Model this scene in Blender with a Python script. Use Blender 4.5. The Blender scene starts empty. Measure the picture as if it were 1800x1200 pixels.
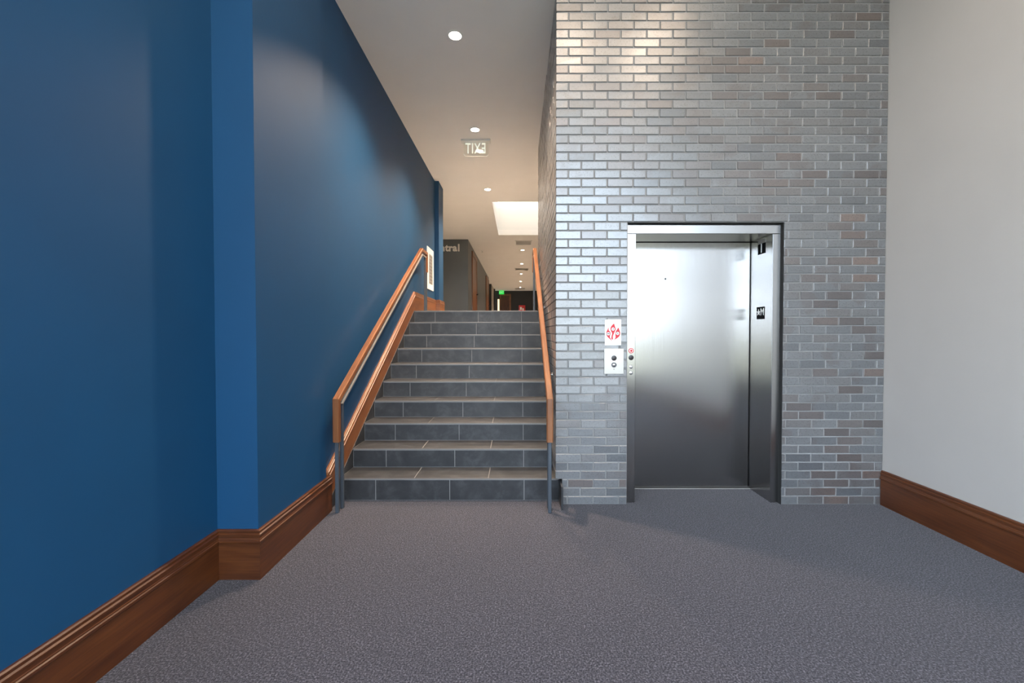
import bpy, math, random
from mathutils import Vector, Matrix

random.seed(7)
scene = bpy.context.scene
COL = scene.collection
R = math.radians

# ------------------------------------------------------------------ camera, world, light, exposure
F_PX = 743.0
EYE_Z = 1.372
cam_d = bpy.data.cameras.new('camera')
cam_d.sensor_fit = 'HORIZONTAL'
cam_d.sensor_width = 36.0
cam_d.lens = F_PX / 1800 * 36.0
cam_d.shift_x = -10.0 / 1800
cam_d.shift_y = -3.4 / 1800
cam_d.clip_start = 0.05
cam = bpy.data.objects.new('camera', cam_d)
COL.objects.link(cam)
cam.location = (0, 0, EYE_Z)
cam.rotation_euler = (R(90 - 1.05), 0, 0)
scene.camera = cam

SKY_STRENGTH = 5.5
world = bpy.data.worlds.new('sky')
scene.world = world
world.use_nodes = True
wn = world.node_tree
wn.nodes.clear()
w_out = wn.nodes.new('ShaderNodeOutputWorld')
w_bg = wn.nodes.new('ShaderNodeBackground')
w_tc = wn.nodes.new('ShaderNodeTexCoord')
w_sep = wn.nodes.new('ShaderNodeSeparateXYZ')
w_ramp = wn.nodes.new('ShaderNodeValToRGB')
w_map = wn.nodes.new('ShaderNodeMapRange')
w_map.inputs['From Min'].default_value = -1
w_map.inputs['From Max'].default_value = 1
cr = w_ramp.color_ramp
cr.elements[0].position = 0.0
cr.elements[0].color = (0.16, 0.17, 0.15, 1)
cr.elements[1].position = 1.0
cr.elements[1].color = (0.44, 0.68, 1.0, 1)
for pos, c in ((0.485, (0.24, 0.26, 0.22, 1)), (0.515, (0.80, 0.90, 1.0, 1)), (0.7, (0.64, 0.81, 1.0, 1))):
    e = cr.elements.new(pos)
    e.color = c
wn.links.new(w_tc.outputs['Generated'], w_sep.inputs[0])
wn.links.new(w_sep.outputs['Z'], w_map.inputs['Value'])
wn.links.new(w_map.outputs[0], w_ramp.inputs[0])
wn.links.new(w_ramp.outputs[0], w_bg.inputs['Color'])
w_bg.inputs['Strength'].default_value = SKY_STRENGTH
wn.links.new(w_bg.outputs[0], w_out.inputs['Surface'])

vs = scene.view_settings
vs.view_transform = 'Standard'
vs.look = 'None'
vs.exposure = 1.2
vs.gamma = 1.0
vs.use_curve_mapping = False
scene.cycles.use_denoising = True
scene.cycles.max_bounces = 10
scene.cycles.diffuse_bounces = 6
scene.cycles.sample_clamp_indirect = 8.0

WARM = (1.0, 0.78, 0.585)
DOWNLIGHT_W = 380.0

# ------------------------------------------------------------------ key dimensions (metres)
Y_BRICK = 3.335            # front face of the brick wall
X_BRICK = 0.300            # left corner of the brick wall
X_RIGHT = 2.897            # right plaster wall
X_NEAR = -1.672            # blue wall beside the camera
Y_PIER = 2.335             # blue pier face
X_PIER = -1.445            # blue wall after the pier
Y_STAIR_WALL = 3.17        # where the stair wall steps back
X_STAIR = -1.475           # blue stair wall
CEIL = 4.05                # ceiling over the stairs and the corridor
LOBBY = 5.20               # lobby ceiling
Y_BACK = -2.5
Y_N1, RISE, GOING, Z_N1 = 3.424, 0.165, 0.279, 0.182
NSTEP = 10
Z_LAND = Z_N1 + 9 * RISE
Y_LAND = Y_N1 + 9 * GOING
Y_BRICK_END = 6.25
CH, BL, MJ = 0.0677, 0.2032, 0.0095   # brick course height, module length, mortar joint


# ------------------------------------------------------------------ helpers
class MB:
    def __init__(self):
        self.v, self.f = [], []

    def add(self, verts, faces):
        n = len(self.v)
        self.v += [tuple(p) for p in verts]
        self.f += [tuple(i + n for i in f) for f in faces]
        return self

    def box(self, x0, x1, y0, y1, z0, z1):
        return self.add([(x0, y0, z0), (x1, y0, z0), (x1, y1, z0), (x0, y1, z0),
                         (x0, y0, z1), (x1, y0, z1), (x1, y1, z1), (x0, y1, z1)],
                        [(0, 3, 2, 1), (4, 5, 6, 7), (0, 1, 5, 4), (1, 2, 6, 5), (2, 3, 7, 6), (3, 0, 4, 7)])

    def cbox(self, x0, x1, y0, y1, z0, z1, b):
        """box with chamfered edges: three octagon-like slabs lofted along z"""
        def ring(o, z):
            a0, a1, c0, c1 = x0 + o, x1 - o, y0 + o, y1 - o
            return [(a0 + b, c0, z), (a1 - b, c0, z), (a1, c0 + b, z), (a1, c1 - b, z),
                    (a1 - b, c1, z), (a0 + b, c1, z), (a0, c1 - b, z), (a0, c0 + b, z)]
        return self.loft([ring(b * .7, z0), ring(0, z0 + b), ring(0, z1 - b), ring(b * .7, z1)])

    def loft(self, loops, caps=True, closed=False):
        n = len(loops[0])
        verts = [p for lp in loops for p in lp]
        faces = []
        m = len(loops)
        for k in range(m if closed else m - 1):
            a, b = k * n, ((k + 1) % m) * n
            for i in range(n):
                j = (i + 1) % n
                faces.append((a + i, a + j, b + j, b + i))
        if caps and not closed:
            faces.append(tuple(range(n - 1, -1, -1)))
            faces.append(tuple(range((m - 1) * n, m * n)))
        return self.add(verts, faces)

    def tube(self, pts, r, n=10):
        pts = [Vector(p) for p in pts]
        loops = []
        for i, p in enumerate(pts):
            d = (pts[min(i + 1, len(pts) - 1)] - pts[max(i - 1, 0)]).normalized()
            a = Vector((0, 0, 1)) if abs(d.z) < .9 else Vector((1, 0, 0))
            u = d.cross(a).normalized()
            w = d.cross(u)
            loops.append([p + u * (r * math.cos(t)) + w * (r * math.sin(t))
                          for t in [2 * math.pi * k / n for k in range(n)]])
        return self.loft(loops)

    def disc(self, c, u, w, prof, n=24):
        """lathe of (radius, height) pairs about the axis u x w at c"""
        c, u, w = Vector(c), Vector(u), Vector(w)
        ax = u.cross(w)
        loops = []
        for r, h in prof:
            loops.append([c + u * (r * math.cos(t)) + w * (r * math.sin(t)) + ax * h
                          for t in [2 * math.pi * k / n for k in range(n)]])
        return self.loft(loops)

    def poly(self, pts2, c, u, w, t):
        """flat outline with thickness t"""
        c, u, w = Vector(c), Vector(u), Vector(w)
        ax = u.cross(w)
        a = [c + u * p[0] + w * p[1] for p in pts2]
        return self.loft([a, [p + ax * t for p in a]])


def finish(me, grain=(1, 0, 0), recalc=True):
    import bmesh
    if recalc:
        bm = bmesh.new()
        bm.from_mesh(me)
        bmesh.ops.recalc_face_normals(bm, faces=bm.faces)
        bm.to_mesh(me)
        bm.free()
    g = Vector(grain).normalized()
    uv = me.uv_layers.new(name='UVMap')
    for p in me.polygons:
        n = p.normal
        w = n.cross(g)
        if w.length < .15:
            alt = Vector((0, 1, 0)) if abs(g.y) < .7 else Vector((1, 0, 0))
            w = n.cross(alt)
            gg = alt
        else:
            gg = g
        w.normalize()
        for li in p.loop_indices:
            co = me.vertices[me.loops[li].vertex_index].co
            uv.data[li].uv = (co.dot(gg), co.dot(w) + n.x * 3.1 + n.y * 1.7)


def obj(name, mb, mat, parent=None, grain=(1, 0, 0), smooth=False):
    me = bpy.data.meshes.new(name)
    me.from_pydata(mb.v, [], mb.f)
    me.update()
    finish(me, grain)
    if smooth:
        for p in me.polygons:
            p.use_smooth = True
        me.set_sharp_from_angle(angle=R(35))
    me.materials.append(mat)
    o = bpy.data.objects.new(name, me)
    COL.objects.link(o)
    if parent:
        attach(o, parent)
    return o


def world_loc(o):
    return Vector(o.location)      # every child is built in world coordinates under a translating parent


def attach(o, parent):
    o.parent = parent
    p = world_loc(parent)
    o.matrix_parent_inverse = Matrix.Translation(-p)


def thing(name, label, cat, loc, group=None):
    o = bpy.data.objects.new(name, None)
    o.empty_display_size = .1
    COL.objects.link(o)
    o.location = loc
    tag(o, label, cat, group)
    return o


def tag(o, label, cat, group=None):
    o['label'] = label
    o['category'] = cat
    if group:
        o['group'] = group
    return o


def struct(o, label, cat):
    o['kind'] = 'structure'
    o['label'] = label
    o['category'] = cat
    return o


def text_mesh(name, s, size, c, u, w, mat, parent, depth=.002, bold=0.0, align='CENTER', xscale=1.0):
    cu = bpy.data.curves.new(name, 'FONT')
    cu.body = s
    cu.size = size
    cu.align_x = align
    cu.align_y = 'CENTER'
    cu.extrude = depth / 2
    cu.offset = bold
    cu.resolution_u = 4
    t = bpy.data.objects.new(name, cu)
    COL.objects.link(t)
    bpy.context.view_layer.update()
    me = bpy.data.meshes.new_from_object(t.evaluated_get(bpy.context.evaluated_depsgraph_get()))
    bpy.data.objects.remove(t)
    bpy.data.curves.remove(cu)
    c, u, w = Vector(c), Vector(u), Vector(w)
    ax = u.cross(w)
    for v in me.vertices:
        p = v.co.copy()
        v.co = c + u * (p.x * xscale) + w * p.y + ax * p.z
    me.name = name
    me.materials.clear()
    me.materials.append(mat)
    o = bpy.data.objects.new(name, me)
    COL.objects.link(o)
    if parent:
        attach(o, parent)
    return o


# ------------------------------------------------------------------ materials
def new_mat(name):
    m = bpy.data.materials.new(name)
    m.use_nodes = True
    nt = m.node_tree
    b = nt.nodes['Principled BSDF']
    return m, nt, b


def N(nt, kind, **kw):
    n = nt.nodes.new(kind)
    for k, v in kw.items():
        if hasattr(n, k):
            setattr(n, k, v)
        else:
            n.inputs[k].default_value = v
    return n


def ramp(nt, src, stops):
    r = nt.nodes.new('ShaderNodeValToRGB')
    r.color_ramp.elements[0].position, r.color_ramp.elements[0].color = stops[0][0], (*stops[0][1], 1)
    r.color_ramp.elements[1].position, r.color_ramp.elements[1].color = stops[-1][0], (*stops[-1][1], 1)
    for p, c in stops[1:-1]:
        e = r.color_ramp.elements.new(p)
        e.color = (*c, 1)
    nt.links.new(src, r.inputs[0])
    return r.outputs[0]


def math_node(nt, op, a, b=None):
    n = nt.nodes.new('ShaderNodeMath')
    n.operation = op
    for i, x in enumerate((a, b)):
        if x is None:
            continue
        if isinstance(x, (int, float)):
            n.inputs[i].default_value = x
        else:
            nt.links.new(x, n.inputs[i])
    return n.outputs[0]


def mix(nt, fac, a, b, blend='MIX'):
    n = nt.nodes.new('ShaderNodeMix')
    n.data_type = 'RGBA'
    n.blend_type = blend
    for i, x in ((0, fac), (6, a), (7, b)):
        if isinstance(x, (int, float)):
            n.inputs[i].default_value = x
        elif isinstance(x, tuple):
            n.inputs[i].default_value = (*x, 1)
        else:
            nt.links.new(x, n.inputs[i])
    return n.outputs[2]


def bump(nt, b, height, strength, dist=.01):
    n = nt.nodes.new('ShaderNodeBump')
    n.inputs['Strength'].default_value = strength
    n.inputs['Distance'].default_value = dist
    nt.links.new(height, n.inputs['Height'])
    nt.links.new(n.outputs[0], b.inputs['Normal'])


def simple(name, col, rough=.5, metal=0.0, spec=.5, emit=None, estr=0.0):
    m, nt, b = new_mat(name)
    b.inputs['Base Color'].default_value = (*col, 1)
    b.inputs['Roughness'].default_value = rough
    b.inputs['Metallic'].default_value = metal
    b.inputs['Specular IOR Level'].default_value = spec
    if emit:
        b.inputs['Emission Color'].default_value = (*emit, 1)
        b.inputs['Emission Strength'].default_value = estr
    return m


def paint(name, col, rough=.5, spec=.5, tex=.04):
    """rolled wall paint: very faint mottling and orange-peel relief"""
    m, nt, b = new_mat(name)
    tc = N(nt, 'ShaderNodeNewGeometry')
    n1 = N(nt, 'ShaderNodeTexNoise', **{'Scale': 2.2, 'Detail': 3.0})
    nt.links.new(tc.outputs['Position'], n1.inputs['Vector'])
    dark = tuple(c * (1 - tex) for c in col)
    lite = tuple(min(1, c * (1 + tex)) for c in col)
    nt.links.new(ramp(nt, n1.outputs['Fac'], [(.3, dark), (.7, lite)]), b.inputs['Base Color'])
    n2 = N(nt, 'ShaderNodeTexNoise', **{'Scale': 180.0, 'Detail': 2.0})
    nt.links.new(tc.outputs['Position'], n2.inputs['Vector'])
    bump(nt, b, n2.outputs['Fac'], .06, .002)
    b.inputs['Roughness'].default_value = rough
    b.inputs['Specular IOR Level'].default_value = spec
    return m


def wood(name, c_dark, c_mid, c_lite, rough=.42):
    m, nt, b = new_mat(name)
    uv = N(nt, 'ShaderNodeUVMap')
    mp = N(nt, 'ShaderNodeMapping')
    mp.inputs['Scale'].default_value = (1.4, 38, 1)
    nt.links.new(uv.outputs[0], mp.inputs[0])
    n1 = N(nt, 'ShaderNodeTexNoise', **{'Scale': 2.2, 'Detail': 6.0, 'Roughness': .6, 'Distortion': .6})
    nt.links.new(mp.outputs[0], n1.inputs['Vector'])
    mp2 = N(nt, 'ShaderNodeMapping')
    mp2.inputs['Scale'].default_value = (1.2, 5, 1)
    nt.links.new(uv.outputs[0], mp2.inputs[0])
    n2 = N(nt, 'ShaderNodeTexNoise', **{'Scale': 1.3, 'Detail': 3.0, 'Distortion': 1.2})
    nt.links.new(mp2.outputs[0], n2.inputs['Vector'])
    f = math_node(nt, 'ADD', math_node(nt, 'MULTIPLY', n1.outputs['Fac'], .55),
                  math_node(nt, 'MULTIPLY', n2.outputs['Fac'], .45))
    nt.links.new(ramp(nt, f, [(.33, c_dark), (.5, c_mid), (.68, c_lite)]), b.inputs['Base Color'])
    bump(nt, b, n1.outputs['Fac'], .12, .002)
    b.inputs['Roughness'].default_value = rough
    b.inputs['Coat Weight'].default_value = .12
    b.inputs['Coat Roughness'].default_value = .3
    return m


def steel(name, col=(.40, .395, .39), rough=.22, aniso=.9):
    m, nt, b = new_mat(name)
    uv = N(nt, 'ShaderNodeUVMap')
    mp = N(nt, 'ShaderNodeMapping')
    mp.inputs['Scale'].default_value = (260, 1.5, 1)
    nt.links.new(uv.outputs[0], mp.inputs[0])
    n1 = N(nt, 'ShaderNodeTexNoise', **{'Scale': 1.0, 'Detail': 3.0})
    nt.links.new(mp.outputs[0], n1.inputs['Vector'])
    nt.links.new(ramp(nt, n1.outputs['Fac'], [(.3, tuple(c * .95 for c in col)), (.7, tuple(c * 1.05 for c in col))]),
                 b.inputs['Base Color'])
    b.inputs['Metallic'].default_value = 1
    b.inputs['Roughness'].default_value = rough
    b.inputs['Anisotropic'].default_value = aniso
    tg = N(nt, 'ShaderNodeTangent', direction_type='UV_MAP', uv_map='UVMap')
    nt.links.new(tg.outputs[0], b.inputs['Tangent'])
    return m


def brick_mat(name):
    """iron-spot brick: grey to brown per brick, dark specks, soft metallic glaze"""
    m, nt, b = new_mat(name)
    geo = N(nt, 'ShaderNodeNewGeometry')
    sep = N(nt, 'ShaderNodeSeparateXYZ')
    nt.links.new(geo.outputs['Position'], sep.inputs[0])
    row = math_node(nt, 'FLOOR', math_node(nt, 'DIVIDE', sep.outputs['Z'], CH))
    par = math_node(nt, 'MODULO', row, 2.0)
    # along-wall coordinate: x + y works for both faces (each constant on the other)
    along = math_node(nt, 'ADD', math_node(nt, 'SUBTRACT', sep.outputs['X'], X_BRICK),
                      math_node(nt, 'MULTIPLY', math_node(nt, 'SUBTRACT', sep.outputs['Y'], Y_BRICK), -1.0))
    sh = math_node(nt, 'ADD', along, math_node(nt, 'MULTIPLY', math_node(nt, 'SUBTRACT', 1.0, par), BL / 2))
    col = math_node(nt, 'FLOOR', math_node(nt, 'ADD', math_node(nt, 'DIVIDE', sh, BL), .02))
    cmb = N(nt, 'ShaderNodeCombineXYZ')
    nt.links.new(row, cmb.inputs[0])
    nt.links.new(col, cmb.inputs[1])
    wn_ = N(nt, 'ShaderNodeTexWhiteNoise', noise_dimensions='3D')
    nt.links.new(cmb.outputs[0], wn_.inputs['Vector'])
    base = ramp(nt, wn_.outputs['Value'], [(0.0, (.070, .074, .080)), (.45, (.105, .108, .113)), (.72, (.090, .088, .089)),
                                           (.84, (.080, .066, .062)), (.94, (.048, .038, .036)), (1.0, (.115, .078, .063))])
    # smoky patches on part of a brick
    n1 = N(nt, 'ShaderNodeTexNoise', **{'Scale': 5.0, 'Detail': 3.0})
    nt.links.new(geo.outputs['Position'], n1.inputs['Vector'])
    patch = ramp(nt, n1.outputs['Fac'], [(.57, (0, 0, 0)), (.64, (1, 1, 1))])
    c1 = mix(nt, math_node(nt, 'MULTIPLY', patch, .55), base, (.066, .052, .050))
    n3 = N(nt, 'ShaderNodeTexNoise', **{'Scale': 60.0, 'Detail': 4.0})
    nt.links.new(geo.outputs['Position'], n3.inputs['Vector'])
    c2 = mix(nt, .35, c1, ramp(nt, n3.outputs['Fac'], [(.3, (.55, .55, .55)), (.7, (1.35, 1.35, 1.35))]), 'MULTIPLY')
    # iron spots
    vo = N(nt, 'ShaderNodeTexVoronoi', **{'Scale': 95.0})
    nt.links.new(geo.outputs['Position'], vo.inputs['Vector'])
    spot_sel = N(nt, 'ShaderNodeSeparateColor')
    nt.links.new(vo.outputs['Color'], spot_sel.inputs[0])
    spot = math_node(nt, 'MULTIPLY', math_node(nt, 'LESS_THAN', vo.outputs['Distance'], .30),
                     math_node(nt, 'GREATER_THAN', spot_sel.outputs[0], .62))
    c3 = mix(nt, math_node(nt, 'MULTIPLY', spot, .8), c2, (.025, .022, .022))
    nt.links.new(c3, b.inputs['Base Color'])
    rgh = math_node(nt, 'ADD', .27, math_node(nt, 'MULTIPLY', wn_.outputs['Value'], .16))
    rgh = math_node(nt, 'ADD', rgh, math_node(nt, 'MULTIPLY', spot, .3))
    nt.links.new(rgh, b.inputs['Roughness'])
    b.inputs['Specular IOR Level'].default_value = .9
    b.inputs['Coat Weight'].default_value = 1.0
    b.inputs['Coat IOR'].default_value = 1.75
    b.inputs['Coat Roughness'].default_value = .36
    h = math_node(nt, 'SUBTRACT', math_node(nt, 'MULTIPLY', n3.outputs['Fac'], .6), math_node(nt, 'MULTIPLY', spot, .5))
    bump(nt, b, h, .25, .002)
    return m


def tile_mat(name):
    m, nt, b = new_mat(name)
    geo = N(nt, 'ShaderNodeNewGeometry')
    oi = N(nt, 'ShaderNodeObjectInfo')
    n1 = N(nt, 'ShaderNodeTexNoise', **{'Scale': 7.0, 'Detail': 6.0, 'Roughness': .65, 'Distortion': .4})
    nt.links.new(geo.outputs['Position'], n1.inputs['Vector'])
    c = ramp(nt, n1.outputs['Fac'], [(.3, (.012, .0125, .0145)), (.5, (.022, .0225, .0245)), (.72, (.048, .048, .051))])
    v = math_node(nt, 'ADD', .88, math_node(nt, 'MULTIPLY', oi.outputs['Random'], .24))
    cm = N(nt, 'ShaderNodeCombineXYZ')
    for i in range(3):
        nt.links.new(v, cm.inputs[i])
    nt.links.new(mix(nt, 1.0, c, cm.outputs[0], 'MULTIPLY'), b.inputs['Base Color'])
    n2 = N(nt, 'ShaderNodeTexNoise', **{'Scale': 220.0, 'Detail': 3.0})
    nt.links.new(geo.outputs['Position'], n2.inputs['Vector'])
    bump(nt, b, n2.outputs['Fac'], .08, .001)
    b.inputs['Roughness'].default_value = .48
    return m


def carpet_mat(name):
    m, nt, b = new_mat(name)
    geo = N(nt, 'ShaderNodeNewGeometry')
    n1 = N(nt, 'ShaderNodeTexNoise', **{'Scale': 130.0, 'Detail': 2.5, 'Roughness': .6})
    n2 = N(nt, 'ShaderNodeTexVoronoi', **{'Scale': 190.0})
    n3 = N(nt, 'ShaderNodeTexNoise', **{'Scale': 1.3, 'Detail': 3.0})
    for n in (n1, n2, n3):
        nt.links.new(geo.outputs['Position'], n.inputs['Vector'])
    c = ramp(nt, n1.outputs['Fac'], [(.35, (.0095, .0083, .0112)), (.5, (.034, .0305, .0365)), (.65, (.090, .083, .094))])
    sc = N(nt, 'ShaderNodeSeparateColor')
    nt.links.new(n2.outputs['Color'], sc.inputs[0])
    c = mix(nt, .6, c, ramp(nt, sc.outputs[0], [(0.0, (.45, .45, .47)), (1.0, (1.5, 1.48, 1.5))]), 'MULTIPLY')
    c = mix(nt, .5, c, ramp(nt, n3.outputs['Fac'], [(.3, (.88, .88, .9)), (.7, (1.1, 1.08, 1.1))]), 'MULTIPLY')
    nt.links.new(c, b.inputs['Base Color'])
    h = math_node(nt, 'SUBTRACT', n1.outputs['Fac'], n2.outputs['Distance'])
    bump(nt, b, h, .4, .004)
    b.inputs['Roughness'].default_value = .95
    b.inputs['Specular IOR Level'].default_value = .15
    b.inputs['Sheen Weight'].default_value = .15
    return m


def glass_mat(name, tint=(1, 1, 1), gloss=.06):
    m = bpy.data.materials.new(name)
    m.use_nodes = True
    nt = m.node_tree
    nt.nodes.clear()
    o = nt.nodes.new('ShaderNodeOutputMaterial')
    t = nt.nodes.new('ShaderNodeBsdfTransparent')
    t.inputs[0].default_value = (*tint, 1)
    g = nt.nodes.new('ShaderNodeBsdfGlossy')
    g.inputs['Roughness'].default_value = .03
    x = nt.nodes.new('ShaderNodeMixShader')
    x.inputs[0].default_value = gloss
    nt.links.new(t.outputs[0], x.inputs[1])
    nt.links.new(g.outputs[0], x.inputs[2])
    nt.links.new(x.outputs[0], o.inputs[0])
    return m


M = {}
M['blue'] = paint('blue_paint', (.0008, .046, .118), .56, .45)
M['cream'] = paint('cream_paint', (.385, .362, .338), .6, .3, .02)
M['ceiling'] = paint('ceiling_paint', (.87, .855, .84), .75, .2, .015)
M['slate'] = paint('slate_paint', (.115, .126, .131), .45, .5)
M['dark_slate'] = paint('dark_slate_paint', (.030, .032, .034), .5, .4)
M['offwhite'] = paint('offwhite_paint', (.55, .50, .45), .6, .3)
M['wood'] = wood('stained_wood', (.036, .0085, .0018), (.070, .0185, .0038), (.112, .034, .0075))
M['lit_stair_wood'] = wood('lit_stair_trim_wood', (.085, .025, .006), (.165, .054, .014), (.26, .095, .026))  # lighter copy of the stained wood, warm stair light put into its colour
M['oak'] = wood('rail_wood', (.095, .031, .009), (.175, .061, .018), (.28, .108, .034), .38)
M['steel'] = steel('brushed_steel')
M['plate'] = steel('plate_steel', (.46, .44, .41), .42, .5)
M['brick'] = brick_mat('iron_spot_brick')
M['mortar'] = paint('mortar', (.215, .21, .205), .85, .2, .15)
M['tile'] = tile_mat('charcoal_tile')
M['grout'] = paint('grout', (.26, .25, .24), .85, .2, .08)
M['carpet'] = carpet_mat('grey_carpet')
M['post'] = simple('painted_steel_post', (.045, .055, .068), .42)
M['bar'] = simple('grey_metal_bar', (.29, .275, .255), .42, .3)
M['trim_metal'] = simple('nosing_metal', (.23, .20, .175), .45, .5)
M['white'] = simple('white_plastic', (.80, .80, .78), .4)
M['paper'] = simple('white_card', (.84, .84, .82), .5)
M['letter'] = simple('white_letter', (.88, .85, .80), .45)
M['black'] = simple('black_plastic', (.006, .006, .007), .35)
M['plate_black'] = simple('matt_black_plate', (.004, .004, .0045), .8, spec=.08)
M['red'] = simple('red_print', (.52, .02, .03), .6)
M['redbox'] = simple('red_enamel', (.62, .02, .02), .35)
M['darklens'] = simple('dark_lens', (.014, .009, .010), .35)
M['chrome'] = simple('chrome', (.75, .75, .75), .15, 1.0)
M['grey_print'] = simple('grey_print', (.09, .09, .095), .6)
M['shaft'] = simple('shaft_dark', (.008, .008, .008), .8)
M['glass'] = glass_mat('window_glass')
M['acrylic'] = glass_mat('clear_acrylic', (.97, .985, .97), .05)
M['lamp'] = simple('lamp_lens', (.9, .9, .9), .5, emit=(1.0, .88, .74), estr=14.0)
M['lamp_white'] = simple('light_well_panel', (.9, .9, .9), .5, emit=(1.0, .93, .84), estr=.75)
M['exit_letter'] = simple('edge_lit_letter', (.8, .8, .74), .5, emit=(.95, .97, .86), estr=.28)
M['notice_print'] = simple('notice_print', (.22, .21, .20), .6)
M['vent_back'] = simple('vent_grey', (.55, .54, .52), .8)  # pale grey panel behind the grille slats
M['exit_green'] = simple('exit_green', (.02, .30, .06), .5, emit=(.02, .75, .10), estr=.45)
M['amber'] = simple('lit_side_light', (.7, .6, .4), .5, emit=(1.0, .74, .42), estr=.7)
M['pale_floor'] = paint('pale_corridor_floor', (.50, .47, .43), .4, .4)
M['frame_dark'] = simple('dark_window_frame', (.03, .032, .035), .45)


# ------------------------------------------------------------------ large structure
T = .25
mb = MB().box(X_NEAR - T, X_RIGHT + T, Y_BACK - T, Y_N1 + .6, -.2, 0)
struct(obj('floor', mb, M['carpet']), 'grey flecked loop carpet covering the lower lobby floor', 'floor')

# ceiling with the opening of the light well
WX0, WX1, WY0, WY1 = -.53, 1.10, 8.77, 11.76
mb = MB()
mb.box(-5.2, X_RIGHT + T, Y_BRICK + .03, WY0, CEIL, CEIL + .15)
mb.box(-5.2, X_RIGHT + T, WY1, 28.2, CEIL, CEIL + .15)
mb.box(-5.2, WX0, WY0, WY1, CEIL, CEIL + .15)
mb.box(WX1, X_RIGHT + T, WY0, WY1, CEIL, CEIL + .15)
struct(obj('ceiling', mb, M['ceiling']), 'smooth pale grey ceiling over the stairs and corridor', 'ceiling')
mb = MB().box(X_NEAR - T, X_RIGHT + T, Y_BACK - T, Y_BRICK + .3, LOBBY, LOBBY + .15)
struct(obj('ceiling_lobby', mb, M['ceiling']), 'higher pale ceiling over the lower lobby', 'ceiling')
mb = MB().box(X_NEAR - T, X_BRICK + .006, Y_BRICK, Y_BRICK + .03, CEIL, LOBBY)
struct(obj('wall_bulkhead', mb, M['ceiling']), 'pale bulkhead above the stair opening', 'wall')

SWY0, SWY1 = -2.25, .45              # added window in the left wall, unseen, to light the right wall
mb = MB().box(X_NEAR - T, X_NEAR, SWY1, Y_PIER, 0, LOBBY)
mb.box(X_NEAR - T, X_NEAR, Y_BACK, SWY0, 0, LOBBY)
mb.box(X_NEAR - T, X_NEAR, SWY0, SWY1, 0, .40)
mb.box(X_NEAR - T, X_NEAR, SWY0, SWY1, 5.0, LOBBY)
struct(obj('wall_left', mb, M['blue'], grain=(0, 1, 0)), 'deep blue painted wall running up to the blue pier', 'wall')
mb = MB().box(X_NEAR - T, X_PIER, Y_PIER, Y_STAIR_WALL, 0, LOBBY)
struct(obj('wall_left_pier', mb, M['blue'], grain=(0, 1, 0)), 'projecting blue painted pier before the stairs', 'wall')
mb = MB().box(X_NEAR - T, X_STAIR, Y_STAIR_WALL, 7.56, 0, CEIL)
mb.box(X_NEAR - T, X_STAIR, Y_STAIR_WALL, Y_BRICK, CEIL, LOBBY)
struct(obj('wall_left_stair', mb, M['blue'], grain=(0, 1, 0)), 'blue painted wall rising beside the staircase', 'wall')
mb = MB().box(X_NEAR - T, -1.404, 7.56, 7.99, 0, CEIL)
struct(obj('wall_left_pilaster', mb, M['blue'], grain=(0, 1, 0)), 'narrow blue pilaster beyond the framed notice', 'wall')
mb = MB().box(X_RIGHT, X_RIGHT + T, Y_BACK, 28, 0, LOBBY)
struct(obj('wall_right', mb, M['cream'], grain=(0, 1, 0)), 'plain off-white painted wall meeting the brick wall', 'wall')

# window wall behind the camera
WINX0, WINX1, WINZ0, WINZ1 = -1.58, 2.82, .40, 5.0
mb = MB()
mb.box(X_NEAR - T, WINX0, Y_BACK - T, Y_BACK, 0, LOBBY)
mb.box(WINX1, X_RIGHT + T, Y_BACK - T, Y_BACK, 0, LOBBY)
mb.box(WINX0, WINX1, Y_BACK - T, Y_BACK, 0, WINZ0)
mb.box(WINX0, WINX1, Y_BACK - T, Y_BACK, WINZ1, LOBBY)
struct(obj('wall_back', mb, M['cream']), 'off-white wall with a wide window opposite the brick wall', 'wall')
win = struct(thing('window_1', 'wide daylight window facing the elevator', 'window', (.6, Y_BACK - .12, WINZ0)),
             'wide daylight window facing the elevator', 'window')
cols = [WINX0 + (WINX1 - WINX0) * k / 3 for k in range(4)]
rows = [WINZ0, 2.55, WINZ1]
for k, x in enumerate(cols):
    obj('mullion', MB().box(x - .03, x + .03, Y_BACK - .17, Y_BACK - .07, WINZ0, WINZ1), M['frame_dark'], win)
for z in rows:
    obj('transom', MB().box(WINX0, WINX1, Y_BACK - .165, Y_BACK - .075, z - .03, z + .03), M['frame_dark'], win)
for i in range(3):
    for j in range(2):
        obj('pane', MB().box(cols[i] + .03, cols[i + 1] - .03, Y_BACK - .124, Y_BACK - .118, rows[j] + .03, rows[j + 1] - .03),
            M['glass'], win)

win = struct(thing('added_window', 'added unseen window in the blue wall for side light', 'window', (X_NEAR - .12, -.9, WINZ0)),
             'added unseen window in the blue wall before the pier, for side light', 'window')
cols = [SWY0, (SWY0 + SWY1) / 2, SWY1]
for y in cols:
    obj('mullion', MB().box(X_NEAR - .17, X_NEAR - .07, y - .03, y + .03, WINZ0, WINZ1), M['frame_dark'], win)
for z in rows:
    obj('transom', MB().box(X_NEAR - .165, X_NEAR - .075, SWY0, SWY1, z - .03, z + .03), M['frame_dark'], win)
for i in range(2):
    for j in range(2):
        obj('pane', MB().box(X_NEAR - .124, X_NEAR - .118, cols[i] + .03, cols[i + 1] - .03, rows[j] + .03, rows[j + 1] - .03), M['glass'], win)

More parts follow.
